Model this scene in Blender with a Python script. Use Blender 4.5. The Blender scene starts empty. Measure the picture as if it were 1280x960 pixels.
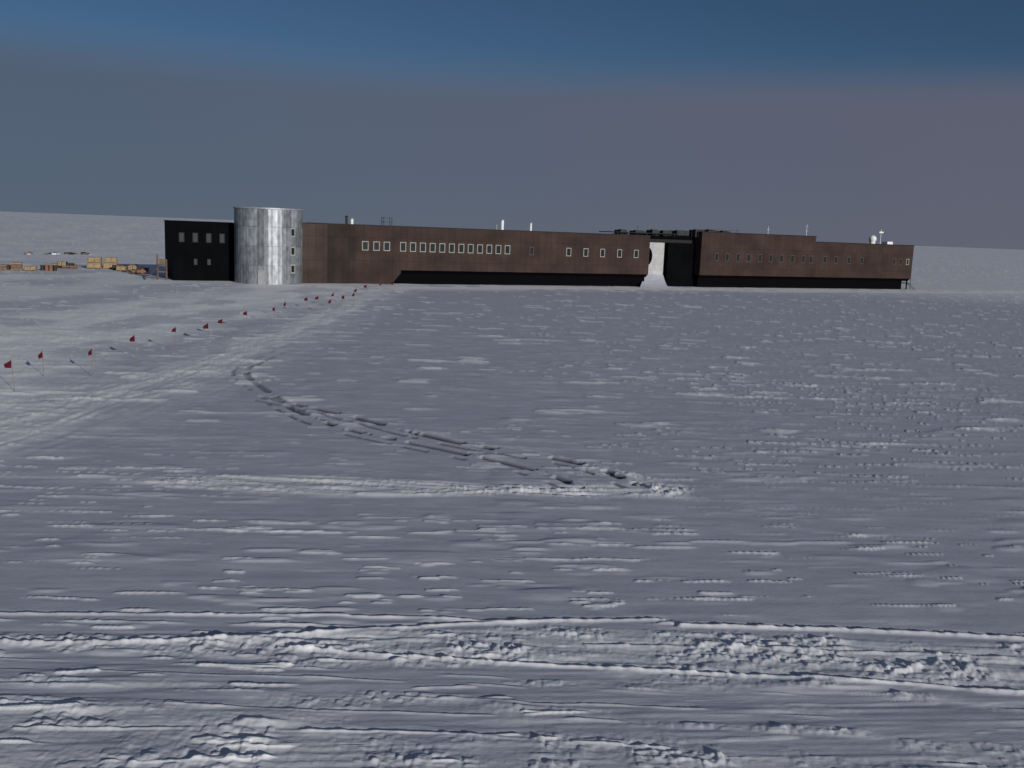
import bpy, math, random
import numpy as np
from mathutils import Vector, Matrix
random.seed(7)
S=bpy.context.scene
COL=S.collection
# ------------------------------------------------------------------ materials
def mat(name,col,rough=0.8,metal=0.0,spec=0.3,var=0.0,scale=1.0,bump=0.0,bscale=5.0,stretch=(1,1,1)):
    m=bpy.data.materials.new(name); m.use_nodes=True; nt=m.node_tree; b=nt.nodes['Principled BSDF']
    b.inputs['Base Color'].default_value=(*col,1); b.inputs['Roughness'].default_value=rough
    b.inputs['Metallic'].default_value=metal; b.inputs['Specular IOR Level'].default_value=spec
    tc=nt.nodes.new('ShaderNodeTexCoord'); mp=nt.nodes.new('ShaderNodeMapping'); mp.inputs['Scale'].default_value=stretch
    nt.links.new(tc.outputs['Object'],mp.inputs[0])
    if var>0:
        n=nt.nodes.new('ShaderNodeTexNoise'); n.inputs['Scale'].default_value=scale; n.inputs['Detail'].default_value=6
        nt.links.new(mp.outputs[0],n.inputs['Vector'])
        r=nt.nodes.new('ShaderNodeMapRange'); r.inputs['From Min'].default_value=.25; r.inputs['From Max'].default_value=.75
        r.inputs['To Min'].default_value=1-var; r.inputs['To Max'].default_value=1+var
        nt.links.new(n.outputs['Fac'],r.inputs['Value'])
        x=nt.nodes.new('ShaderNodeVectorMath'); x.operation='SCALE'; x.inputs[0].default_value=col
        nt.links.new(r.outputs[0],x.inputs['Scale']); nt.links.new(x.outputs[0],b.inputs['Base Color'])
    if bump>0:
        n=nt.nodes.new('ShaderNodeTexNoise'); n.inputs['Scale'].default_value=bscale
        nt.links.new(mp.outputs[0],n.inputs['Vector'])
        u=nt.nodes.new('ShaderNodeBump'); u.inputs['Strength'].default_value=bump; u.inputs['Distance'].default_value=.05
        nt.links.new(n.outputs['Fac'],u.inputs['Height']); nt.links.new(u.outputs[0],b.inputs['Normal'])
    return m
def cladding(name,col,var=.16,spec=.15):
    m=bpy.data.materials.new(name); m.use_nodes=True; nt=m.node_tree; b=nt.nodes['Principled BSDF']
    b.inputs['Roughness'].default_value=.7; b.inputs['Specular IOR Level'].default_value=spec
    tc=nt.nodes.new('ShaderNodeTexCoord'); sx=nt.nodes.new('ShaderNodeSeparateXYZ'); nt.links.new(tc.outputs['Object'],sx.inputs[0])
    cx=nt.nodes.new('ShaderNodeCombineXYZ')
    ad=nt.nodes.new('ShaderNodeMath'); ad.operation='ADD'; nt.links.new(sx.outputs[0],ad.inputs[0]); nt.links.new(sx.outputs[1],ad.inputs[1])
    nt.links.new(sx.outputs[2],cx.inputs[0]); nt.links.new(ad.outputs[0],cx.inputs[1])
    br=nt.nodes.new('ShaderNodeTexBrick'); nt.links.new(cx.outputs[0],br.inputs['Vector'])
    br.offset=0.0; br.inputs['Scale'].default_value=1; br.inputs['Brick Width'].default_value=3.75; br.inputs['Row Height'].default_value=1.22
    br.inputs['Mortar Size'].default_value=.03; br.inputs['Mortar Smooth'].default_value=.3
    c=np.array(col)
    br.inputs['Color1'].default_value=(*(c*(1-var*.5)),1); br.inputs['Color2'].default_value=(*(c*(1+var*.5)),1); br.inputs['Mortar'].default_value=(*(c*.5),1)
    mp=nt.nodes.new('ShaderNodeMapping'); mp.inputs['Scale'].default_value=(.22,.22,.3); nt.links.new(tc.outputs['Object'],mp.inputs[0])
    n=nt.nodes.new('ShaderNodeTexNoise'); n.inputs['Scale'].default_value=1.0; n.inputs['Detail'].default_value=8; nt.links.new(mp.outputs[0],n.inputs['Vector'])
    r=nt.nodes.new('ShaderNodeMapRange'); r.inputs['From Min'].default_value=.3; r.inputs['From Max'].default_value=.7; r.inputs['To Min'].default_value=.66; r.inputs['To Max'].default_value=1.34
    nt.links.new(n.outputs['Fac'],r.inputs['Value'])
    x=nt.nodes.new('ShaderNodeVectorMath'); x.operation='SCALE'; nt.links.new(br.outputs['Color'],x.inputs[0]); nt.links.new(r.outputs[0],x.inputs['Scale'])
    nt.links.new(x.outputs[0],b.inputs['Base Color'])
    u=nt.nodes.new('ShaderNodeBump'); u.inputs['Strength'].default_value=.3; u.inputs['Distance'].default_value=.02; u.invert=True
    nt.links.new(br.outputs['Fac'],u.inputs['Height']); nt.links.new(u.outputs[0],b.inputs['Normal'])
    return m
M_clad=cladding('clad_brown',(.042,.0255,.021))
M_clad2=cladding('clad_brown_light',(.052,.035,.029))
M_clad3=cladding('clad_brown_dark',(.029,.019,.016),.3)
M_clad_shade=cladding('clad_shade',(.0018,.0022,.003),.16,.03)  # brown cladding taken near black: shade of wing and recess painted in
M_under=mat('under_dark',(.003,.003,.004),.9,0,.03)  # near black carries the shade below the pods; also on small dark parts
M_trim=mat('trim_dark',(.013,.012,.013),.6,0,.2,.3,2)
M_frame=mat('window_frame',(.29,.30,.27),.6,0,.3,.2,3)
M_framed=mat('window_frame_dark',(.085,.066,.062),.7,0,.2,.3,3)  # plain darker frame colour for the fainter windows
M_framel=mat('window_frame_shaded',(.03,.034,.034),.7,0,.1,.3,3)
M_glass=mat('window_glass',(.012,.014,.016),.12,0,.6)
M_white=mat('white_paint',(.78,.78,.76),.6,0,.3,.08,2)
M_panelw=mat('door_fabric',(.42,.42,.42),.8,0,.2,.15,1.2,.3,2)
M_steel=mat('galv_steel',(.35,.36,.38),.5,.4,.4,.2,3)
M_wood=mat('crate_wood',(.30,.22,.12),.85,0,.2,.35,3)
M_wood2=mat('crate_wood_aged',(.15,.10,.075),.85,0,.2,.35,3)
M_bamboo=mat('bamboo',(.22,.16,.11),.8,0,.2,.2,9)
M_dk=mat('dark_equipment',(.025,.025,.028),.6,0,.3,.3,3)
M_orange=mat('faded_orange',(.22,.10,.05),.7,0,.3,.2,2)
M_red=mat('flag_cloth',(.10,.012,.024),.9,0,.1,.25,6)
nt=M_red.node_tree; o_=nt.nodes['Material Output']; b_=nt.nodes['Principled BSDF']
tl_=nt.nodes.new('ShaderNodeBsdfTranslucent'); tl_.inputs[0].default_value=(.35,.03,.05,1); mx_=nt.nodes.new('ShaderNodeMixShader'); mx_.inputs[0].default_value=.3
nt.links.new(b_.outputs[0],mx_.inputs[1]); nt.links.new(tl_.outputs[0],mx_.inputs[2]); nt.links.new(mx_.outputs[0],o_.inputs[0])
# ------------------------------------------------------------------ mesh helper
class MB:
    def __init__(s): s.v=[];s.f=[];s.m=[];s.mats=[]
    def mi(s,m):
        if m not in s.mats: s.mats.append(m)
        return s.mats.index(m)
    def poly(s,pts,m):
        i=len(s.v); s.v+= [tuple(p) for p in pts]; s.f.append(list(range(i,i+len(pts)))); s.m.append(s.mi(m))
    def box(s,a,b,m,rot=None,org=None):
        x0,y0,z0=a;x1,y1,z1=b
        P=[(x0,y0,z0),(x1,y0,z0),(x1,y1,z0),(x0,y1,z0),(x0,y0,z1),(x1,y0,z1),(x1,y1,z1),(x0,y1,z1)]
        if rot is not None:
            o=Vector(org or ((x0+x1)/2,(y0+y1)/2,z0)); P=[tuple(rot@(Vector(p)-o)+o) for p in P]
        i=len(s.v); s.v+=P
        for q in ((0,3,2,1),(4,5,6,7),(0,1,5,4),(1,2,6,5),(2,3,7,6),(3,0,4,7)):
            s.f.append([i+k for k in q]); s.m.append(s.mi(m))
    def ext(s,A,B,m):
        n=len(A); i=len(s.v); s.v+=A+B
        for k in range(n):
            s.f.append([i+k,i+(k+1)%n,i+n+(k+1)%n,i+n+k]); s.m.append(s.mi(m))
        s.f.append([i+k for k in range(n)][::-1]); s.m.append(s.mi(m))
        s.f.append([i+n+k for k in range(n)]); s.m.append(s.mi(m))
    def prism(s,prof,x0,x1,m): s.ext([(x0,a,b) for a,b in prof],[(x1,a,b) for a,b in prof],m)
    def prismy(s,prof,y0,y1,m): s.ext([(a,y0,b) for a,b in prof],[(a,y1,b) for a,b in prof],m)
    def cyl(s,a,b,r0,r1,m,n=10):
        a=Vector(a);b=Vector(b);d=(b-a).normalized(); u=d.orthogonal().normalized(); w=d.cross(u)
        R=[[tuple(c+u*math.cos(2*math.pi*k/n)*r+w*math.sin(2*math.pi*k/n)*r) for k in range(n)] for c,r in((a,r0),(b,r1))]
        s.ext(R[0],R[1],m)
    def dome(s,c,r,m,n=16,k=8,frac=.5,sz=1):
        i=len(s.v)
        for a in range(k+1):
            ph=math.pi*(-.5*(2*frac-1)+ (.5+.5*(2*frac-1))*a/k)
            for b in range(n):
                t=2*math.pi*b/n; s.v.append((c[0]+r*math.cos(ph)*math.cos(t),c[1]+r*math.cos(ph)*math.sin(t),c[2]+sz*r*math.sin(ph)))
        for a in range(k):
            for b in range(n):
                s.f.append([i+a*n+b,i+a*n+(b+1)%n,i+(a+1)*n+(b+1)%n,i+(a+1)*n+b]); s.m.append(s.mi(m))
    def obj(s,name,parent=None,loc=(0,0,0),rz=0):
        me=bpy.data.meshes.new(name); me.from_pydata(s.v,[],s.f)
        for m in s.mats: me.materials.append(m)
        me.polygons.foreach_set('material_index',s.m); me.validate(); me.update()
        import bmesh
        bm=bmesh.new(); bm.from_mesh(me); bmesh.ops.recalc_face_normals(bm,faces=bm.faces); bm.to_mesh(me); bm.free()
        o=bpy.data.objects.new(name,me); COL.objects.link(o); o.location=loc; o.rotation_euler=(0,0,rz)
        if parent: o.parent=parent
        return o
def empty(name,loc,rz=0):
    e=bpy.data.objects.new(name,None); COL.objects.link(e); e.location=loc; e.rotation_euler=(0,0,rz); return e
# ------------------------------------------------------------------ noise
rng=np.random.default_rng(3)
T=rng.random((256,256))
def vn(x,y,seed=0):
    x=x+seed*37.17; y=y+seed*91.73
    xi=np.floor(x).astype(np.int64); yi=np.floor(y).astype(np.int64); fx=x-xi; fy=y-yi
    fx=fx*fx*fx*(fx*(fx*6-15)+10); fy=fy*fy*fy*(fy*(fy*6-15)+10)
    a=T[xi&255,yi&255];b=T[(xi+1)&255,yi&255];c=T[xi&255,(yi+1)&255];d=T[(xi+1)&255,(yi+1)&255]
    return (a*(1-fx)+b*fx)*(1-fy)+(c*(1-fx)+d*fx)*fy
def ss(a,b,x):
    t=np.clip((x-a)/(b-a),0,1); return t*t*(3-2*t)
def pdist(x,y,pts,reach=6):
    D=np.full(x.shape,1e4); SG=np.full(x.shape,1e4); AL=np.zeros(x.shape); acc=0
    for (x0,y0),(x1,y1) in zip(pts[:-1],pts[1:]):
        dx,dy=x1-x0,y1-y0; L=math.hypot(dx,dy)
        sel=np.where((x>min(x0,x1)-reach)&(x<max(x0,x1)+reach)&(y>min(y0,y1)-reach)&(y<max(y0,y1)+reach))[0]
        px=x[sel]-x0; py=y[sel]-y0
        t=np.clip((px*dx+py*dy)/L**2,0,1); ex=px-t*dx; ey=py-t*dy; d=np.hypot(ex,ey)
        s=np.where(dx*py-dy*px<0,-1,1)*d; b=d<D[sel]; k=sel[b]
        D[k]=d[b]; SG[k]=s[b]; AL[k]=acc+t[b]*L; acc+=L
    return D,SG,AL
def smooth(pts,n=2):
    for _ in range(n):
        q=[pts[0]]
        for a,b in zip(pts[:-1],pts[1:]):
            q+=[(a[0]*.75+b[0]*.25,a[1]*.75+b[1]*.25),(a[0]*.25+b[0]*.75,a[1]*.25+b[1]*.75)]
        q.append(pts[-1]); pts=q
    return pts
# ------------------------------------------------------------------ snow field
H=9.5
A0=np.array([-52.378,144.308]); D0=np.array([.9036,.4284]); N0=np.array([-.4284,.9036])
def terrain(x,y,r):
    fr=r*r/(H*960); fl=r/960
    foot=np.maximum(fr*.7,fl)
    def lod(w): return np.clip(w/(foot*2.2),0,1)
    X2=x*.995+y*.10; Y2=y*.995-x*.10
    near=ss(1500,300,r)
    h=.05*(vn(x/21,y/19,1)-.5)*near*ss(140,60,r)+.02*(vn(x/9,y/6,2)-.5)*near
    wx=X2+.5*vn(x/1.5,y/1.5,8)
    # sastrugi : sparse low ridges, long across the view
    patch=ss(.35,.75,vn(x/9,y/6,3))
    a=vn(wx/2.4,Y2/.45,4)*.65+vn(wx/.9,Y2/.2,5)*.35
    h+=(.038*ss(.66,.88,a)*(.2+.8*patch))*lod(.9)*near
    a2=vn(wx/4.5,Y2/1.3,6)*.65+vn(wx/1.6,Y2/.5,16)*.35
    h+=.045*ss(.70,.95,a2)*near*lod(1.6)
    # thin wind-cut lips
    p2=ss(.40,.68,vn(x/13,y/8,90))
    a3=vn(wx/1.9,Y2/.22,91)*.72+vn(wx/.6,Y2/.09,92)*.28
    e3=ss(.75,.83,a3)*(.3+.7*p2)
    h+=.034*e3*near*np.clip(.9/(foot*1.5),.25,1)
    a4=vn(wx/3.6,Y2/1.0,93)*.78+vn(wx/1.4,Y2/.45,94)*.22
    e4=ss(.76,.83,a4)*ss(36,55,r)*ss(260,120,r)
    h+=.055*e4
    h+=.008*(vn(wx/1.6,Y2/.28,7)-.5)*lod(.5)
    h+=.012*(vn(wx/4,Y2/.7,17)-.5)*lod(1)
    for w,am,sd in((.45,.0035,9),(.2,.002,10),(.1,.0012,11)):
        h+=am*(vn(X2/w/1.8,Y2/w,sd)-.5)*lod(w)
    c1=vn(x/.30,y/.26,21); c2=vn(x/.15,y/.135,22); c3=vn(x/.95,y/.7,23); c4=vn(x/.09,y/.08,24)
    clod=(ss(.5,.85,c1)*.35+ss(.5,.9,c2)*.4+.25*c4)*(.2+.9*ss(.2,.8,c3))
    churn_lit=np.zeros(x.shape); shade=np.zeros(x.shape)
    # broad groomed trail curving to the station
    tr=smooth([(-24,34),(-22.2,40.9),(-22.0,48.2),(-21.1,56.8),(-19.9,69.5),(-19.3,95.1),(-19.8,144.7),(-17,160)])
    D,SG,AL=pdist(x,y,tr,9)
    m=ss(3.4,.9,D+1.6*(vn(x/2,y/2,31)-.5)*2)
    h+=m*(.06*clod*lod(.8)+.05*(vn(AL/3.,SG/.30,32)-.5)*lod(.8)+.05*(vn(AL/6,SG/1.0,35)-.5)); churn_lit=np.maximum(churn_lit,.65*m)
    m=ss(6.5,3,D+2*(vn(x/3,y/3,38)-.5))*.45
    h+=m*.05*(vn(AL/4,SG/.4,39)-.5)*lod(.8); churn_lit=np.maximum(churn_lit,.5*m)
    # wide disturbed ground left of it
    tl=smooth([(-33,44),(-38,60),(-38,84.5),(-35,98.9),(-31,119.5),(-29,150)])
    D,SG,AL=pdist(x,y,tl,18)
    m=ss(15,7,D)*(.45+.55*ss(.3,.6,vn(x/4,y/7,33)))
    h+=m*(.08*(vn(x/2.2,y/2.6,34)-.5)*lod(2.0)+.06*clod*lod(1)+.05*(vn(x/1.4,y/1.0,134)-.5)*lod(1)); churn_lit=np.maximum(churn_lit,.9*m)
    m=ss(85,110,r)*ss(-22,-40,x)*(.35+.65*ss(.3,.65,vn(x/9,y/12,137))); h+=m*.05*(vn(x/3,y/3,136)-.5)*lod(3); churn_lit=np.maximum(churn_lit,.7*m)
    # track along station front
    s=(x-A0[0])*D0[0]+(y-A0[1])*D0[1]; t=(x-A0[0])*N0[0]+(y-A0[1])*N0[1]
    m=ss(-17,-9,t)*ss(1,-1,t)*ss(18,34,s)
    h+=m*.05*(vn(s/9,t/1.5,36)-.5); churn_lit=np.maximum(churn_lit,m*.9*ss(.25,.6,vn(s/16,t/2.2,37)+.15))
    # bright turning loop
    for k,(tt,wd) in enumerate(((smooth([(6.1,35.0),(5.2,34.7),(1.9,34.2),(-4.0,34.8),(-7.6,34.8),(-10.8,34.4),(-14.9,34.2),(-24,33.2)]),.38),(smooth([(6.4,35.6),(5.8,35.4),(2.0,35.1),(-3.9,33.4),(-7.3,33.4),(-10.6,33.7),(-13,33.9)]),.36))):
        D,SG,AL=pdist(x,y,tt,3)
        m=ss(wd*2.4,wd*.6,D+.3*(vn(AL/1.5,SG/.5,150)-.5))*(.35+.65*ss(-16,-9,x))
        h+=m*(.07*(vn(AL/2.4,SG/.13,50+k)-.35)+.05*clod); churn_lit=np.maximum(churn_lit,m*(.4+.6*vn(AL/2,SG/.2,52)))
    D,SG,AL=pdist(x,y,smooth([(6.2,34.6),(5.1,37),(3.4,38.2)]),3)
    m=ss(.9,.3,D); h+=m*.10*clod; churn_lit=np.maximum(churn_lit,m*.5)
    # snowmachine ruts, broken, with their shade painted in
    t1=smooth([(-14.9,92.7),(-16.6,78.4),(-17.2,65.9),(-17.3,60.1),(-13.7,53.3),(-10.9,47.8),(-8.3,44.7),(-6.1,42.9),(-2.3,40.3),(.8,38.0),(2.4,35.8)])
    t2=smooth([(-14,52),(-8.0,47.3),(-5.2,44.5),(-2.0,41.9),(.8,40.5),(3.2,39.1),(4.5,36.9),(5.3,35.4)])
    for k,tt in enumerate((t1,t2)):
        D,SG,AL=pdist(x,y,tt,2)
        br=ss(.30,.44,vn(AL/.7,AL*0,40+k)+.3*(vn(AL/.25,SG/.3,44)-.5))
        st=ss(80,60,y)*(.6+.4*ss(54,44,y))
        wd=.20+.04*k
        h+=st*br*(-.14*np.exp(-(D/wd)**4))
        shade=np.maximum(shade,br*st*np.exp(-(D/(wd*1.15))**4))
        b2=ss(.44,.56,vn(AL/.7,AL*0,48+k)+.3*(vn(AL/.25,SG/.3,45)-.5))
        h+=st*b2*(-.07*np.exp(-((SG+.8)/.12)**2)); shade=np.maximum(shade,.7*b2*st*np.exp(-((SG+.8)/.14)**4))
        churn_lit+=.35*st*np.exp(-((SG-.5)/.15)**2)*ss(.45,.7,c1)
    # foreground groomer lines
    def ridge(pts,hh,w,wob,ch=1.0,gap=.0):
        nonlocal h,churn_lit
        D,SG,AL=pdist(x,y,smooth(pts),2)
        q=SG+wob*(vn(AL/1.2,AL*0,60)-.5)+.5*w*(vn(AL/.3,AL*0,63)-.5)
        g=ss(gap-.15,gap+.15,vn(AL/1.3,AL*0,61+len(pts)))
        e=np.exp(-(q/w)**2)*g
        h+=hh*e*(.7+.6*c2); churn_lit=np.maximum(churn_lit,ch*e)
        h-=hh*.3*np.exp(-((q-2.2*w)/w)**2)*g
    ridge([(-16,21.3),(-12,21.7),(-8.3,22.0),(-4.9,22.3),(-2,22.4),(.5,22.3)],.045,.06,.1)
    ridge([(-16,21.0),(-12,21.35),(-7,21.6),(-3,21.75)],.03,.05,.1,.7,.3)
    ridge([(-15,20.0),(-11.2,20.1),(-7.8,20.5),(-5.1,21),(-2.5,21.8),(1.4,22.5),(4,22.8)],.05,.07,.14)
    ridge([(4.4,22.5),(7.4,22.6),(10.3,22.6),(12.9,22.5),(18,22.2)],.07,.08,.06)
    ridge([(-5,20.4),(-2.3,20.2),(.2,20.1),(4.8,19.9),(8.3,19.8),(11.3,19.5),(17,19)],.05,.06,.12)
    ridge([(2,21.2),(6,21.4),(14,21.3)],.035,.05,.2,.7,.4)
    ridge([(-12,18.9),(-4,19.1),(6,18.8)],.02,.03,.15,.6,.45)
    ridge([(-12,19.4),(-6,19.5),(2,19.3),(9,18.9),(16,18.6)],.02,.03,.15,.6,.4)
    ridge([(-12,18.3),(-2,18.4),(8,18.1),(16,17.8)],.02,.03,.15,.6,.5)
    ridge([(-9,16.6),(-4,16.9),(-1.2,17.0),(3,16.7),(9,16.5)],.03,.035,.1,.8,.3)
    ridge([(-10,17.6),(2,17.75),(12,17.3)],.02,.03,.15,.6,.5)
    # churned band
    D,SG,AL=pdist(x,y,[(-16,20.0),(-11,20.2),(-3,20.75),(.3,21.1),(5,21.2),(18,20.9)],4)
    w=.45+.75*ss(-7,2,x)
    m=ss(w*1.15,w*.6,D+.4*(vn(x/.8,y/.5,70)-.5))
    h+=m*(.075*clod+.03*(vn(x/3,y/.16,71)-.5)); churn_lit=np.maximum(churn_lit,m*.45)
    # corduroy and scattered clods closer in
    nearm=ss(22.2,20.6,y)
    h+=nearm*(.014*(vn(X2/5,Y2/.14,72)-.5)+.010*(vn(X2/1.2,Y2/.12,172)-.5)+.014*(vn(X2/7,Y2/.7,73)-.5))
    m=nearm*ss(.38,.68,vn(x/2.6,y/.4,74)); h+=m*.052*clod; churn_lit=np.maximum(churn_lit,m*.35)
    m=ss(17.4,16.4,y+.8*(vn(x/2,y/2,75)-.5)); h+=m*.04*clod; churn_lit=np.maximum(churn_lit,m*.25)
    # far snow, lighter colour with distance
    churn_lit=np.maximum(churn_lit,.55*ss(165,230,r))
    churn_lit=np.clip(churn_lit+.25*ss(.6,.85,a)*near*lod(1)+.75*e3*near+.75*e4+.2*(vn(wx/3,Y2/.8,80)-.5),0,1)  # ridge crests coloured lighter for the sun they catch
    return h,churn_lit,shade
rows=[.02,3,6,8]+list(H/np.linspace(H/9.5,H/420,1050))
rr=420
while rr<60000: rr*=1.12; rows.append(rr)
rows=np.array(rows)
ang=np.concatenate([np.radians(np.linspace(-36,36,1350)),np.radians(np.linspace(36,324,62))[1:-1]])
na=len(ang); nr=len(rows)
RR,AA=np.meshgrid(rows,ang,indexing='ij'); x=(RR*np.sin(AA)).ravel(); y=(RR*np.cos(AA)).ravel()
h,ch,shd=terrain(x,y,RR.ravel())
co=np.empty((len(x),3)); co[:,0]=x; co[:,1]=y; co[:,2]=h
i=np.arange(nr-1)[:,None]*na; j=np.arange(na)[None,:]; jn=(j+1)%na
q=np.stack([i+j,i+na+j,i+na+jn,i+jn],-1).reshape(-1,4)[:, ::-1]
me=bpy.data.meshes.new('snow_ground'); me.vertices.add(len(x)); me.vertices.foreach_set('co',co.ravel())
me.loops.add(q.size); me.loops.foreach_set('vertex_index',q.ravel().astype(np.int32))
me.polygons.add(len(q)); me.polygons.foreach_set('loop_start',np.arange(0,q.size,4,dtype=np.int32))
me.update(calc_edges=True)
at=me.attributes.new('churn_lit','FLOAT','POINT'); at.data.foreach_set('value',ch.astype(np.float32))
at=me.attributes.new('rut_shade','FLOAT','POINT'); at.data.foreach_set('value',shd.astype(np.float32))
me.polygons.foreach_set('use_smooth',np.ones(len(q),dtype=bool))
if me.polygons[na*500].normal.z<0: me.flip_normals()
gr=bpy.data.objects.new('snow_ground',me); COL.objects.link(gr)
m=bpy.data.materials.new('snow'); m.use_nodes=True; nt=m.node_tree; b=nt.nodes['Principled BSDF']
b.inputs['Roughness'].default_value=.75; b.inputs['Specular IOR Level'].default_value=.12
att=nt.nodes.new('ShaderNodeAttribute'); att.attribute_name='churn_lit'
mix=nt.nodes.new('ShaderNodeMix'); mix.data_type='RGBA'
mix.inputs[6].default_value=(.48,.49,.56,1); mix.inputs[7].default_value=(.90,.91,.90,1)  # grey bed; lighter colour for churned snow and painted sunlit crests
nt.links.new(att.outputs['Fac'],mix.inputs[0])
atp=nt.nodes.new('ShaderNodeAttribute'); atp.attribute_name='rut_shade'
mx2=nt.nodes.new('ShaderNodeMix'); mx2.data_type='RGBA'; mx2.inputs[7].default_value=(.06,.06,.085,1)   # compacted snow, darkened to stand in for rut shade
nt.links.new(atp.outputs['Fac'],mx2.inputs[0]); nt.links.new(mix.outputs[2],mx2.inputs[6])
tc=nt.nodes.new('ShaderNodeTexCoord')
mp=nt.nodes.new('ShaderNodeMapping'); mp.inputs['Scale'].default_value=(.5,1.6,1); nt.links.new(tc.outputs['Object'],mp.inputs[0])
n1=nt.nodes.new('ShaderNodeTexNoise'); n1.inputs['Scale'].default_value=1.2; n1.inputs['Detail'].default_value=10; n1.inputs['Roughness'].default_value=.7; nt.links.new(mp.outputs[0],n1.inputs['Vector'])
r1=nt.nodes.new('ShaderNodeMapRange'); r1.inputs['From Min'].default_value=.3; r1.inputs['From Max'].default_value=.7; r1.inputs['To Min'].default_value=.86; r1.inputs['To Max'].default_value=1.12
nt.links.new(n1.outputs['Fac'],r1.inputs['Value'])
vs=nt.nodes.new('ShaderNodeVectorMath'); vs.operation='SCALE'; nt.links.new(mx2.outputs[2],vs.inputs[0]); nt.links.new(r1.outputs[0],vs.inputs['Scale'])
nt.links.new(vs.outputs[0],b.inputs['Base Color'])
n2=nt.nodes.new('ShaderNodeTexNoise'); n2.inputs['Scale'].default_value=11; n2.inputs['Detail'].default_value=6; n2.inputs['Roughness'].default_value=.7; nt.links.new(mp.outputs[0],n2.inputs['Vector'])
bu=nt.nodes.new('ShaderNodeBump'); bu.inputs['Strength'].default_value=.6; bu.inputs['Distance'].default_value=.015
nt.links.new(n2.outputs['Fac'],bu.inputs['Height']); nt.links.new(bu.outputs[0],b.inputs['Normal'])
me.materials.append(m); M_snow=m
# ------------------------------------------------------------------ station
RZ=math.atan2(.4284,.9036)
st=empty('polar_research_station',(-52.378,144.308,0),RZ)
mb=MB()
mb.box((1.3,3,0),(10.8,15,8.95),M_clad_shade)
mb.box((1.22,2.92,8.95),(10.9,15.1,9.08),M_under)
mb.obj('left_wing',st)
mb=MB(); mb.box((20.0,-.5,0),(24.3,14,9.38),M_clad2); mb.box((19.9,-.58,9.38),(24.36,14.1,9.5),M_trim); mb.obj('stair_block',st)
mb=MB(); mb.box((24.3,0.02,-.3),(29,14,9.4),M_clad3); mb.prismy([(29,-.3),(34,-.3),(35.6,.4),(36.8,1.8),(36.8,9.4),(29,9.4)],0,14,M_clad); mb.obj('ground_wing',st)
mb=MB()
mb.prism([(0,9.4),(0,2.3),(14,2.3),(14,9.4)],36.8,85.3,M_clad)
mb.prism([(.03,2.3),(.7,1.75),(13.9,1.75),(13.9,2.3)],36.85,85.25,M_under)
mb.box((24.37,-.07,9.4),(85.36,14.1,9.55),M_trim)
mb.obj('centre_pod',st)
mb=MB()
mb.prism([(0,10.5),(0,2.35),(14,2.35),(14,10.5)],97.0,125.2,M_clad)
mb.box((96.94,-.07,10.5),(125.26,14.1,10.65),M_trim)
mb.prism([(.05,9.4),(.05,2.35),(14,2.35),(14,9.4)],125.2,152.7,M_clad)
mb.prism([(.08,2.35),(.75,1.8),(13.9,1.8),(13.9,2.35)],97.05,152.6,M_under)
mb.box((125.27,-.03,9.4),(152.78,14.1,9.55),M_trim)
mb.obj('right_pod',st)
mb=MB()
mb.box((34.5,.72,-.3),(85,13,1.74),M_under); mb.box((97.2,.78,-.3),(150.9,13,1.79),M_under)  # near-black blocks standing in for the shade beneath the pods
mb.cyl((152.2,.6,-.3),(152.2,.6,1.82),.14,.14,M_under)
mb.obj('substructure_shade',st)
# link section
mb=MB()
mb.box((85.3,2.6,8.3),(97,14,9.6),M_trim)
mb.box((90.8,2.0,-.3),(97,13,8.3),M_clad_shade)
mb.box((85.3,3.0,1.9),(90.8,12,8.3),M_trim)
mb.box((85.36,2.5,8.9),(97,2.6,9.75),M_under)
mb.obj('link_block',st)
mb=MB()
mb.box((85.9,2.9,2.0),(90.5,3.0,8.25),M_panelw)
for k in range(1,6): mb.box((85.9,2.86,2.0+k*1.04),(90.5,2.9,2.05+k*1.04),M_steel)
mb.obj('loading_door',st)
mb=MB()
pr=None
for k in range(15):
    a=-math.pi/2+math.pi*k/14; P=(86.5+.9*math.cos(a),2.6,5.6+1.5*math.sin(a))
    if pr: mb.cyl(pr,P,.26,.26,M_under,8)
    pr=P
mb.obj('air_duct',st)
# windows
mb=MB()
def window(s,z,t,w,hh,fm):
    b=.12
    mb.box((s-w/2,t-.015,z-hh/2),(s+w/2,t+.05,z+hh/2),M_glass)
    mb.box((s-w/2-b,t-.07,z-hh/2-b),(s-w/2,t+.05,z+hh/2+b),fm)
    mb.box((s+w/2,t-.07,z-hh/2-b),(s+w/2+b,t+.05,z+hh/2+b),fm)
    mb.box((s-w/2,t-.065,z-hh/2-b),(s+w/2,t+.05,z-hh/2),fm)
    mb.box((s-w/2,t-.065,z+hh/2),(s+w/2,t+.05,z+hh/2+b),fm)
for s in (30.65,32.55,34.3): window(s,6.15,0,.85,1.25,M_frame)
for k in range(12): window(37.1+k*(19.0/11),6.15,0,.8,1.3,M_frame)
window(60.8,6.05,0,.6,1.2,M_framed)
for s in (68.2,71.7,75.2,78.8,82.4): window(s,6.05,0,.75,1.25,M_frame)
for s in (100.7,103.2,105.8,108.4,111.2,113.9,116.6,119.4,122.2,124.2): window(s,5.9,0,.7,1.3,M_framed)
for s in (128,131,134.5,138): window(s,5.95,.05,.7,1.2,M_framed)
for s in (147.3,149.2,151.2): window(s,5.95,.05,.6,1.0,M_frame if s>150 else M_framed)
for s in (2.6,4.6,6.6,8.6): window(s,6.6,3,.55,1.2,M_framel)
for s in (4.6,6.6): window(s,2.9,3,.5,.9,M_under)
mb.obj('windows',st)
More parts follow.
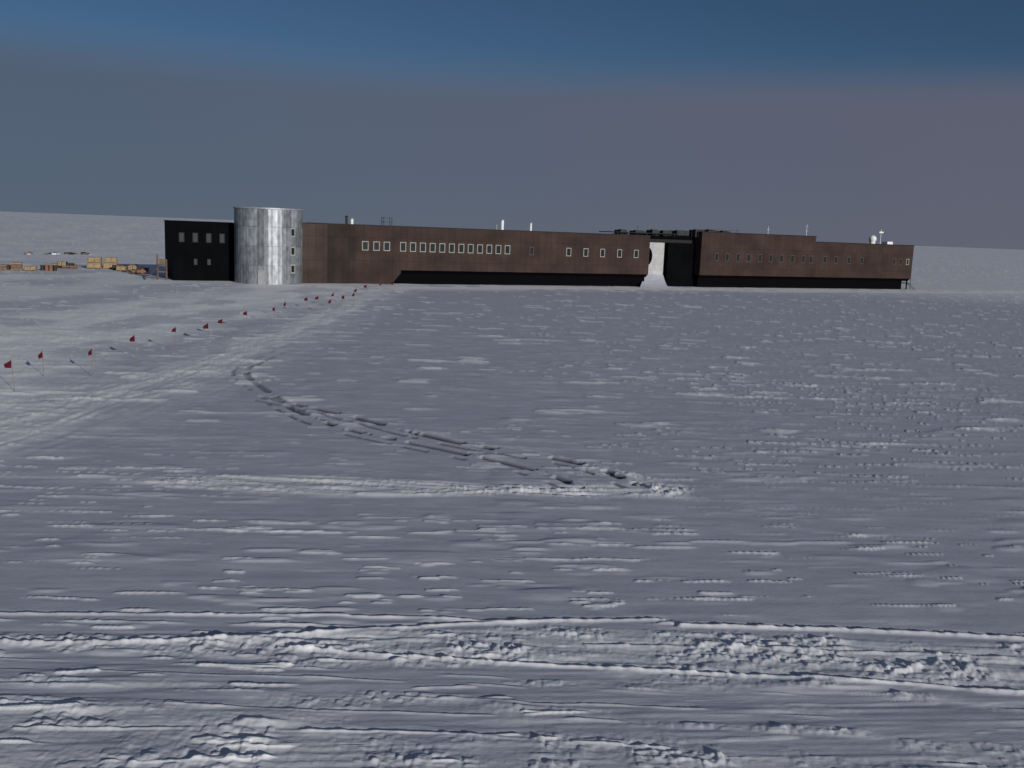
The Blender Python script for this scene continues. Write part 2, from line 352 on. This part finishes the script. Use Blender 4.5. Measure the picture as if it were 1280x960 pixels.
# end landing
mb=MB(); mb.box((152.75,1,1.2),(153.9,4,1.35),M_trim)
for k in range(6): mb.box((152.9,1-.3*(k+1),1.2-.2*(k+1)),(153.8,1-.3*k,1.25-.2*(k+1)),M_trim)
for s,t in((152.85,1.05),(153.8,1.05),(153.8,3.9)): mb.cyl((s,t,-.1),(s,t,2.3),.05,.05,M_trim,6)
mb.box((152.85,1.02,2.2),(153.85,1.08,2.28),M_trim)
mb.obj('end_stair',st)
# roof equipment
mb=MB()
mb.cyl((28.9,5,9.4),(28.9,5,10.7),.22,.22,M_dk); mb.cyl((28.9,5,10.7),(28.9,5,10.9),.35,.2,M_dk)
mb.cyl((29.8,5,9.4),(29.8,5,10.4),.25,.25,M_white); mb.cyl((29.8,5,10.4),(29.8,5,10.6),.38,.2,M_steel)
mb.cyl((56.6,6,9.4),(56.6,6,10.4),.1,.1,M_steel)
mb.cyl((57.7,6,9.4),(57.7,6,11.2),.28,.28,M_white); mb.cyl((57.7,6,11.2),(57.7,6,11.35),.36,.3,M_steel)
mb.cyl((63.4,6,9.4),(63.4,6,10.9),.2,.2,M_white); mb.cyl((63.4,6,10.9),(63.4,6,11.05),.28,.22,M_steel)
mb.obj('vent_stacks',st)
mb=MB()
for s in (35,36.4):
    for t in (4,5.2): mb.cyl((s,t,9.4),(s,t,10.8),.05,.05,M_dk,6)
for z in (10.1,10.8):
    mb.box((34.95,3.96,z-.04),(36.45,4.04,z+.04),M_dk); mb.box((34.95,5.16,z-.04),(36.45,5.24,z+.04),M_dk)
    mb.box((34.96,4,z-.03),(35.04,5.2,z+.05),M_dk); mb.box((36.36,4,z-.03),(36.44,5.2,z+.05),M_dk)
mb.obj('roof_hatch_frame',st)
mb=MB()
mb.box((78.3,1,9.85),(92,7,10.0),M_trim)
for s in np.arange(79,92,2.1): mb.cyl((s,1.3,9.4),(s,1.3,9.9),.09,.09,M_trim,6)
for a,b,c,z in((80,81.5,2,10.35),(83.6,86,2.5,10.3),(87.0,88.6,2,10.55),(89.4,91.4,2,10.45),(93,95.8,2.6,10.6),(96.5,98.5,1.5,10.9),(99.5,101.3,1.5,10.95),(103,104.8,1.6,10.85)):
    mb.box((a,c,9.55),(b,c+2.2,z),M_dk)
    mb.box((a+.2,c+.2,z),(b-.4,c+1.2,z+.12),M_dk)
mb.cyl((84.3,3,10),(84.3,3,11.2),.04,.04,M_dk,6); mb.cyl((100.4,3,10),(100.4,3,11.5),.04,.04,M_dk,6)
for s in np.arange(92,107,1.5): mb.cyl((s,.6,10.5 if s>97 else 9.5),(s,.6,11.1 if s>97 else 10.5),.035,.035,M_dk,5)
mb.box((97,.57,11.05),(106.5,.63,11.11),M_dk)
mb.obj('rooftop_deck',st)
mb=MB()
mb.cyl((116.9,5,10.5),(116.9,5,12.3),.07,.04,M_steel,6); mb.box((116.5,4.96,11.6),(117.3,5.04,11.68),M_steel)
mb.cyl((127,5,9.4),(127,5,13.0),.08,.05,M_steel,6)
for z in (11.6,12.6): mb.box((126.6,4.96,z),(127.4,5.04,z+.06),M_steel)
mb.cyl((147.9,5,9.4),(147.9,5,12.7),.08,.05,M_white,6); mb.box((147.3,4.9,11.9),(148.5,5.0,12.2),M_white)
mb.obj('antenna_masts',st)
mb=MB()
mb.cyl((145.6,5,9.4),(145.6,5,10.2),.6,.6,M_white,14); mb.dome((145.6,5,10.55),.8,M_white,18,9,.75)
mb.box((149,4,9.5),(150.6,5.5,10.1),M_white)
mb.obj('radome',st)
# cylindrical stair tower
cen=(15.2,.2); Rt=5.15; nseg=96
mt=bpy.data.materials.new('galvanised_panels'); mt.use_nodes=True; nt=mt.node_tree; b=nt.nodes['Principled BSDF']
b.inputs['Metallic'].default_value=.35; b.inputs['Roughness'].default_value=.42
at=nt.nodes.new('ShaderNodeAttribute'); at.attribute_name='tone'
cr=nt.nodes.new('ShaderNodeMapRange'); cr.inputs['To Min'].default_value=.18; cr.inputs['To Max'].default_value=.33; nt.links.new(at.outputs['Fac'],cr.inputs['Value'])
tcn=nt.nodes.new('ShaderNodeTexCoord'); mp=nt.nodes.new('ShaderNodeMapping'); mp.inputs['Scale'].default_value=(1.8,1.8,.9); nt.links.new(tcn.outputs['Object'],mp.inputs[0])
nn=nt.nodes.new('ShaderNodeTexNoise'); nn.inputs['Scale'].default_value=1; nn.inputs['Detail'].default_value=6; nt.links.new(mp.outputs[0],nn.inputs['Vector'])
r2=nt.nodes.new('ShaderNodeMapRange'); r2.inputs['From Min'].default_value=.3; r2.inputs['From Max'].default_value=.7; r2.inputs['To Min'].default_value=.65; r2.inputs['To Max'].default_value=1.35; nt.links.new(nn.outputs['Fac'],r2.inputs['Value'])
mu=nt.nodes.new('ShaderNodeMath'); mu.operation='MULTIPLY'; nt.links.new(cr.outputs[0],mu.inputs[0]); nt.links.new(r2.outputs[0],mu.inputs[1])
sc=nt.nodes.new('ShaderNodeVectorMath'); sc.operation='SCALE'; sc.inputs[0].default_value=(.94,1.0,1.07); nt.links.new(mu.outputs[0],sc.inputs['Scale']); nt.links.new(sc.outputs[0],b.inputs['Base Color'])
V=[];Fa=[];tn=[]
zs=[-.2,2.8,2.9,5.7,5.8,8.6,8.7,11.3]
for k,z in enumerate(zs):
    for a in range(nseg):
        th=2*math.pi*a/nseg; rad=Rt+(.012 if a%2 else -.012)
        V.append((cen[0]+rad*math.cos(th),cen[1]+rad*math.sin(th),z))
pt={}
for k in range(len(zs)-1):
    for a in range(nseg):
        Fa.append([k*nseg+a,k*nseg+(a+1)%nseg,(k+1)*nseg+(a+1)%nseg,(k+1)*nseg+a])
        key=(k,a//4); pt.setdefault(key,random.random()); tn.append(pt[key]*1.0 if k%2==0 else -.5)
Fa.append([(len(zs)-1)*nseg+a for a in range(nseg)]); tn.append(.3)
me=bpy.data.meshes.new('tower_shell'); me.from_pydata(V,[],Fa); me.materials.append(mt)
a_=me.attributes.new('tone','FLOAT','FACE'); a_.data.foreach_set('value',tn); me.update()
o=bpy.data.objects.new('cylinder_tower',me); COL.objects.link(o); o.parent=st
mb=MB()
for a in range(48):
    t0=2*math.pi*a/48; t1=2*math.pi*(a+1)/48
    for (ra,rb,z0,z1) in ((Rt-.1,Rt+.14,11.3,11.5),):
        P=[(cen[0]+r*math.cos(t),cen[1]+r*math.sin(t),z) for z in (z0,z1) for r,t in((ra,t0),(rb,t0),(rb,t1),(ra,t1))]
        i0=len(mb.v); mb.v+=P
        for qd in((0,3,2,1),(4,5,6,7),(1,2,6,5),(3,0,4,7)): mb.f.append([i0+k for k in qd]); mb.m.append(mb.mi(M_steel))
mb.obj('tower_cap',st)
mb=MB()
for (ang_,zz) in ((-58,7.95),(-58,5.1),(-58,2.4),(-112,1.4)):
    th=math.radians(ang_); c=Vector((cen[0]+(Rt+.02)*math.cos(th),cen[1]+(Rt+.02)*math.sin(th),zz)); rot=Matrix.Rotation(th+math.pi/2,3,'Z')
    w,hh=(.8,1.2) if zz>2 else (1.1,2.1)
    if zz<2: zz=1.0
    def rb(a,b,mm): mb.box((c.x+a[0],c.y+a[1],zz+a[2]),(c.x+b[0],c.y+b[1],zz+b[2]),mm,rot,(c.x,c.y,zz))
    rb((-w/2,-.06,-hh/2),(w/2,.1,hh/2),M_glass if ang_>-100 else M_steel)
    for sx in(-1,1): rb((sx*w/2-.07,-.12,-hh/2-.12),(sx*w/2+.07,.1,hh/2+.12),M_frame)
    for sz in(-1,1): rb((-w/2+.07,-.115,sz*hh/2-.1),(w/2-.07,.1,sz*hh/2+.1),M_frame)
mb.obj('tower_windows',st)
# snow ramp in front of the link
mb=MB(); n=10
def rp(u,v):
    top=Vector((86.3+4.3*u,2.85,2.15)); bot=Vector((82.2+6.3*u,-2.2,-.08))
    p=bot.lerp(top,v); p.z+= -.25*math.sin(math.pi*v)+.06*math.sin(7*u+5*v); return p
for a in range(n+1):
    for c in range(n+1): mb.v.append(tuple(rp(a/n,c/n)))
for a in range(n):
    for c in range(n): mb.f.append([a*(n+1)+c,(a+1)*(n+1)+c,(a+1)*(n+1)+c+1,a*(n+1)+c+1]); mb.m.append(mb.mi(M_snow))
for u in (0,1):
    L=[rp(u,c/n) for c in range(n+1)]; mb.poly(L+[Vector((L[-1].x,L[-1].y,-.3)),Vector((L[0].x,L[0].y,-.3))],M_snow)
mb.obj('snow_ramp')
sr=bpy.data.objects['snow_ramp']; sr.location=st.location; sr.rotation_euler=st.rotation_euler
# ------------------------------------------------------------------ marker flags
FL=[(-26.5,50.4),(-27.6,55.8),(-25.1,56.5),(-25.2,63.6),(-24.2,68.2),(-23.8,74.3),(-23.8,77.7),(-23.5,84.2),(-22.7,90.5),(-22.9,96.3),(-22.2,102.4),(-21.9,106.7),(-21.0,111.7),(-19.9,103.3),(-19.1,108.0),(-19.3,114.9),(-19.9,121.3),(-20.1,130.2),(-19.4,139.2),(-18.1,141.8)]
ZT=[1.8,1.6,1.75,1.75,1.85,1.6,1.6,1.7,1.6,1.7,1.7,1.6,1.7,1.6,1.7,1.6,1.6,1.6,1.5,1.5]
def flag(x,y,zt,k):
    mb=MB(); lean=Vector((random.uniform(-.12,.12),random.uniform(-.1,.1),0))
    top=Vector((0,0,zt))+lean
    mb.cyl((0,0,-.3),top,.018,.012,M_bamboo,6)
    w=random.uniform(.28,.46); hh=random.uniform(.38,.5); dr=random.uniform(.35,.8)
    n=7; i0=len(mb.v); mi=mb.mi(M_red)
    wd=Vector((-1,random.uniform(-.5,.3),0)).normalized()
    for a in range(n+1):
        u=a/n
        for c in range(4):
            v=c/3
            hh_u=hh*(1-.6*u)
            p=top-Vector((0,0,.04))+wd*w*u*(1-.25*dr)+Vector((0,0,-v*hh_u-dr*hh*u*1.1))
            p+=Vector((.02*math.sin(6*u),.07*math.sin(5*u+k+2*v)*u,0)); mb.v.append(tuple(p))
    for a in range(n):
        for c in range(3):
            q=i0+a*4+c; mb.f.append([q,q+4,q+5,q+1]); mb.m.append(mi)
    return mb.obj('marker_flag',None,(x,y,0),0)
for k,((fx,fy),z) in enumerate(zip(FL,ZT)): flag(fx,fy,z,k)
# ------------------------------------------------------------------ cargo yard
def crate(mb,c,w,d,hh,rz,wood,base=0.0):
    rot=Matrix.Rotation(rz,3,'Z'); org=(c[0],c[1],base)
    def b(a,e,mm): mb.box((c[0]+a[0],c[1]+a[1],base+a[2]),(c[0]+e[0],c[1]+e[1],base+e[2]),mm,rot,org)
    for sx in(-1,0,1): b((sx*(w/2-.1)-.06,-d/2,0),(sx*(w/2-.1)+.06,d/2,.12),M_wood2)
    b((-w/2,-d/2,.12),(w/2,d/2,hh),wood)
    nb=max(2,int(w/.8))
    for k in range(nb+1):
        xx=-w/2+.06+(w-.12)*k/nb
        for sy in(-1,1): b((xx-.05,sy*d/2-.03,.12),(xx+.05,sy*d/2+.03,hh+.02),M_wood2)
    for z in (.2,hh-.1):
        for sy in(-1,1): b((-w/2-.02,sy*d/2-.045,z-.06),(w/2+.02,sy*d/2+.045,z+.06),M_wood)
def stack(name,items,loc):
    mb=MB()
    for it in items: crate(mb,*it)
    return mb.obj(name,None,loc)
stack('cargo_crate_stack',[((-1.3,0),2.4,1.6,1.05,.3,M_wood),((1.2,.9),2.4,1.6,1.05,.33,M_wood),((-1.2,0),2.2,1.5,.95,.3,M_wood,1.07),((1.3,1.0),2.0,1.5,.95,.36,M_wood,1.07)],(-74.1,172.4,0))
stack('cargo_crate_stack',[((-.8,0),2.0,1.5,.9,.2,M_wood2),((1.4,.6),1.6,1.4,1.3,.4,M_wood2),((3.4,1.2),1.8,1.2,.7,.3,M_wood)],(-83.4,157.6,0))
stack('cargo_crate_stack',[((0,0),1.6,1.4,.8,.2,M_wood),((1.9,.5),1.3,1.2,1.1,.4,M_wood2),((3.4,1.5),1.2,1.2,.6,.1,M_wood)],(-68.9,168.4,0))
stack('cargo_crate_stack',[((0,0),2.6,1.4,.6,.2,M_wood2),((3,.5),2.2,1.2,.7,.4,M_wood),((0,0),1.4,1.2,.6,.3,M_wood,.62)],(-87.5,160,0))
stack('cargo_crate_stack',[((0,0),1.8,1.3,.6,.3,M_wood2),((2.4,1),1.5,1.3,.55,.1,M_wood)],(-82,172,0))
def drums(loc):
    mb=MB()
    for k in range(7):
        a,c=(k%4)*.72+random.uniform(-.05,.05),(k//4)*.7
        mm=M_orange if k%3 else M_dk
        mb.cyl((a,c,0),(a,c,.88),.29,.29,mm,12)
        for z in(.28,.58,.86): mb.cyl((a,c,z),(a,c,z+.03),.31,.31,mm,12)
    mb.obj('fuel_drums',None,loc)
drums((-70.9,170,0)); drums((-79,160.6,0))
def sled(loc,rz):
    mb=MB()
    for sy in(-.5,.5):
        mb.box((-1.6,sy-.06,0),(1.6,sy+.06,.12),M_wood2)
        mb.cyl((1.6,sy,.06),(2.0,sy,.45),.07,.05,M_wood2,6)
        for xx in(-1.3,-.4,.5,1.3): mb.cyl((xx,sy,.1),(xx,sy,.5),.05,.05,M_wood2,6)
    mb.box((-1.6,-.65,.5),(1.6,.65,.6),M_wood2); mb.box((-1.2,-.5,.6),(.2,.5,1.2),M_wood); mb.box((.3,-.5,.6),(1.3,.5,1.0),M_dk)
    for xx in (-1.2,-.5,.2): mb.box((xx-.04,-.53,.6),(xx+.04,.53,1.24),M_dk)
    mb.obj('cargo_sled',None,loc,rz)
sled((-64.5,163.5,0),.3); sled((-78.5,168,0),.2)
def snowmobile(loc,rz):
    mb=MB()
    mb.box((-1.2,-.22,.05),(.2,.22,.35),M_dk); mb.prismy([(-1.3,.35),(-1.3,.6),(-.4,.75),(.1,.7),(.3,1.0),(.75,.75),(1.0,.45),(.9,.3)],-.3,.3,M_orange)
    for sy in(-.45,.45):
        mb.box((.3,sy-.07,0),(1.3,sy+.07,.05),M_dk); mb.cyl((1.3,sy,.03),(1.5,sy,.2),.05,.04,M_dk,6); mb.cyl((.8,sy,.05),(.7,sy*.6,.45),.04,.04,M_dk,6)
    mb.box((-1.15,-.2,.6),(-.1,.2,.85),M_dk); mb.cyl((.25,-.4,1.05),(.25,.4,1.05),.03,.03,M_dk,6); mb.poly([(.45,-.25,.95),(.45,.25,.95),(.28,.22,1.3),(.28,-.22,1.3)],M_glass)
    mb.obj('snowmobile',None,loc,rz)
snowmobile((-62.5,160.0,0),.6); snowmobile((-85.6,156,0),.2)
# distant row of stored cargo
mb=MB()
for k in range(18):
    u=random.random(); xx=-114+12*u+random.uniform(-1,1); yy=218+16*u+random.uniform(-3,3)
    w=random.uniform(.6,1.4); hh=random.uniform(.2,.45); mb.box((xx,yy,-.1),(xx+w,yy+1.2,hh),random.choice([M_wood2,M_dk,M_steel]),Matrix.Rotation(random.random(),3,'Z'))
    mb.box((xx+.1,yy+.1,hh),(xx+w*.6,yy+.8,hh+.15),random.choice([M_steel,M_dk]))
mb.obj('distant_cargo_row')
# timber access frame left of the wing
mb=MB()
for a in(0,1.3):
    for c in(0,1.3): mb.cyl((a,c,-.2),(a,c,3.9 if a==0 else 3.1),.07,.07,M_wood2,6)
for z in(1.2,2.2,3.05):
    mb.box((-.05,-.06,z),(1.35,.02,z+.12),M_wood2); mb.box((-.05,1.28,z),(1.35,1.36,z+.12),M_wood2)
    mb.box((-.06,0,z+.002),(.02,1.3,z+.11),M_wood2); mb.box((1.28,0,z+.002),(1.36,1.3,z+.11),M_wood2)
mb.box((-.05,-.05,2.33),(1.35,1.35,2.4),M_wood2)
for k in range(8): mb.box((-1.9+.23*k,.2,.25*k+.1),(-1.6+.23*k,1.1,.25*k+.16),M_wood2)
mb.box((.2,-.12,2.5),(1.1,-.07,3.0),M_wood2)
mb.obj('timber_access_stair',None,(-54.6,146.9,0),.43)
# ------------------------------------------------------------------ light
el=math.radians(12.5); az=math.radians(-56)
ts=Vector((math.cos(az)*math.cos(el),math.sin(az)*math.cos(el),math.sin(el)))
L=bpy.data.lights.new('sun','SUN'); L.energy=3.2; L.angle=math.radians(.5); L.color=(1,.965,.92)
lo=bpy.data.objects.new('sun',L); COL.objects.link(lo); lo.rotation_euler=ts.to_track_quat('Z','Y').to_euler(); lo.location=(40,-40,40)
W=bpy.data.worlds.new('World'); S.world=W; W.use_nodes=True; nt=W.node_tree; bg=nt.nodes['Background']
sk=nt.nodes.new('ShaderNodeTexSky'); sk.sky_type='NISHITA'; sk.sun_disc=False; sk.sun_elevation=el; sk.sun_rotation=math.atan2(ts.x,ts.y)
sk.altitude=2835; sk.air_density=.9; sk.dust_density=.1; sk.ozone_density=2.0
bg.inputs['Strength'].default_value=.05
tc=nt.nodes.new('ShaderNodeTexCoord'); sx=nt.nodes.new('ShaderNodeSeparateXYZ'); nt.links.new(tc.outputs['Generated'],sx.inputs[0])
mp=nt.nodes.new('ShaderNodeMapping'); mp.inputs['Scale'].default_value=(2.5,2.5,14); nt.links.new(tc.outputs['Generated'],mp.inputs[0])
no=nt.nodes.new('ShaderNodeTexNoise'); no.inputs['Scale'].default_value=1.4; no.inputs['Detail'].default_value=5; nt.links.new(mp.outputs[0],no.inputs['Vector'])
ma=nt.nodes.new('ShaderNodeMath'); ma.operation='MULTIPLY_ADD'; ma.inputs[1].default_value=.02; nt.links.new(no.outputs['Fac'],ma.inputs[0]); nt.links.new(sx.outputs[2],ma.inputs[2])
mr=nt.nodes.new('ShaderNodeMapRange'); mr.interpolation_type='SMOOTHSTEP'; mr.inputs['From Min'].default_value=.132; mr.inputs['From Max'].default_value=.187; mr.inputs['To Min'].default_value=.92; mr.inputs['To Max'].default_value=.0
nt.links.new(ma.outputs[0],mr.inputs['Value'])
# overhead haze out of view, added as neutral fill light
mh=nt.nodes.new('ShaderNodeMapRange'); mh.interpolation_type='SMOOTHSTEP'; mh.inputs['From Min'].default_value=.35; mh.inputs['From Max'].default_value=.75; mh.inputs['To Min'].default_value=0; mh.inputs['To Max'].default_value=.6
nt.links.new(sx.outputs[2],mh.inputs['Value'])
mx=nt.nodes.new('ShaderNodeMath'); mx.operation='MAXIMUM'; nt.links.new(mr.outputs[0],mx.inputs[0]); nt.links.new(mh.outputs[0],mx.inputs[1])
rx=nt.nodes.new('ShaderNodeMapRange'); rx.inputs['From Min'].default_value=-.45; rx.inputs['From Max'].default_value=.45; nt.links.new(sx.outputs[0],rx.inputs['Value'])
vc=nt.nodes.new('ShaderNodeMix'); vc.data_type='RGBA'; k=1/.05
vc.inputs[6].default_value=(.084*k,.112*k,.164*k,1); vc.inputs[7].default_value=(.116*k,.119*k,.164*k,1)
nt.links.new(rx.outputs[0],vc.inputs[0])
sm=nt.nodes.new('ShaderNodeMix'); sm.data_type='RGBA'; sm.blend_type='MULTIPLY'; sm.inputs[0].default_value=1; sm.inputs[7].default_value=(.52,.64,.72,1)
nt.links.new(sk.outputs[0],sm.inputs[6])
fm=nt.nodes.new('ShaderNodeMix'); fm.data_type='RGBA'; nt.links.new(mx.outputs[0],fm.inputs[0]); nt.links.new(sm.outputs[2],fm.inputs[6]); nt.links.new(vc.outputs[2],fm.inputs[7])
nt.links.new(fm.outputs[2],bg.inputs['Color'])
# ------------------------------------------------------------------ camera
p=math.atan(191.9/1200); r=math.radians(2.147)
R=Vector((1,0,0)); F=Vector((0,math.cos(p),-math.sin(p))); U=Vector((0,math.sin(p),math.cos(p)))
X=R*math.cos(r)+U*math.sin(r); Y=-R*math.sin(r)+U*math.cos(r)
c=bpy.data.cameras.new('camera'); c.lens=33.75; c.sensor_width=36; c.clip_end=100000; c.clip_start=.1
co=bpy.data.objects.new('camera',c); COL.objects.link(co)
Mx=Matrix((X,Y,-F)).transposed().to_4x4(); Mx.translation=(0,0,H); co.matrix_world=Mx; S.camera=co
S.view_settings.view_transform='Standard'; S.view_settings.look='None'; S.view_settings.exposure=0
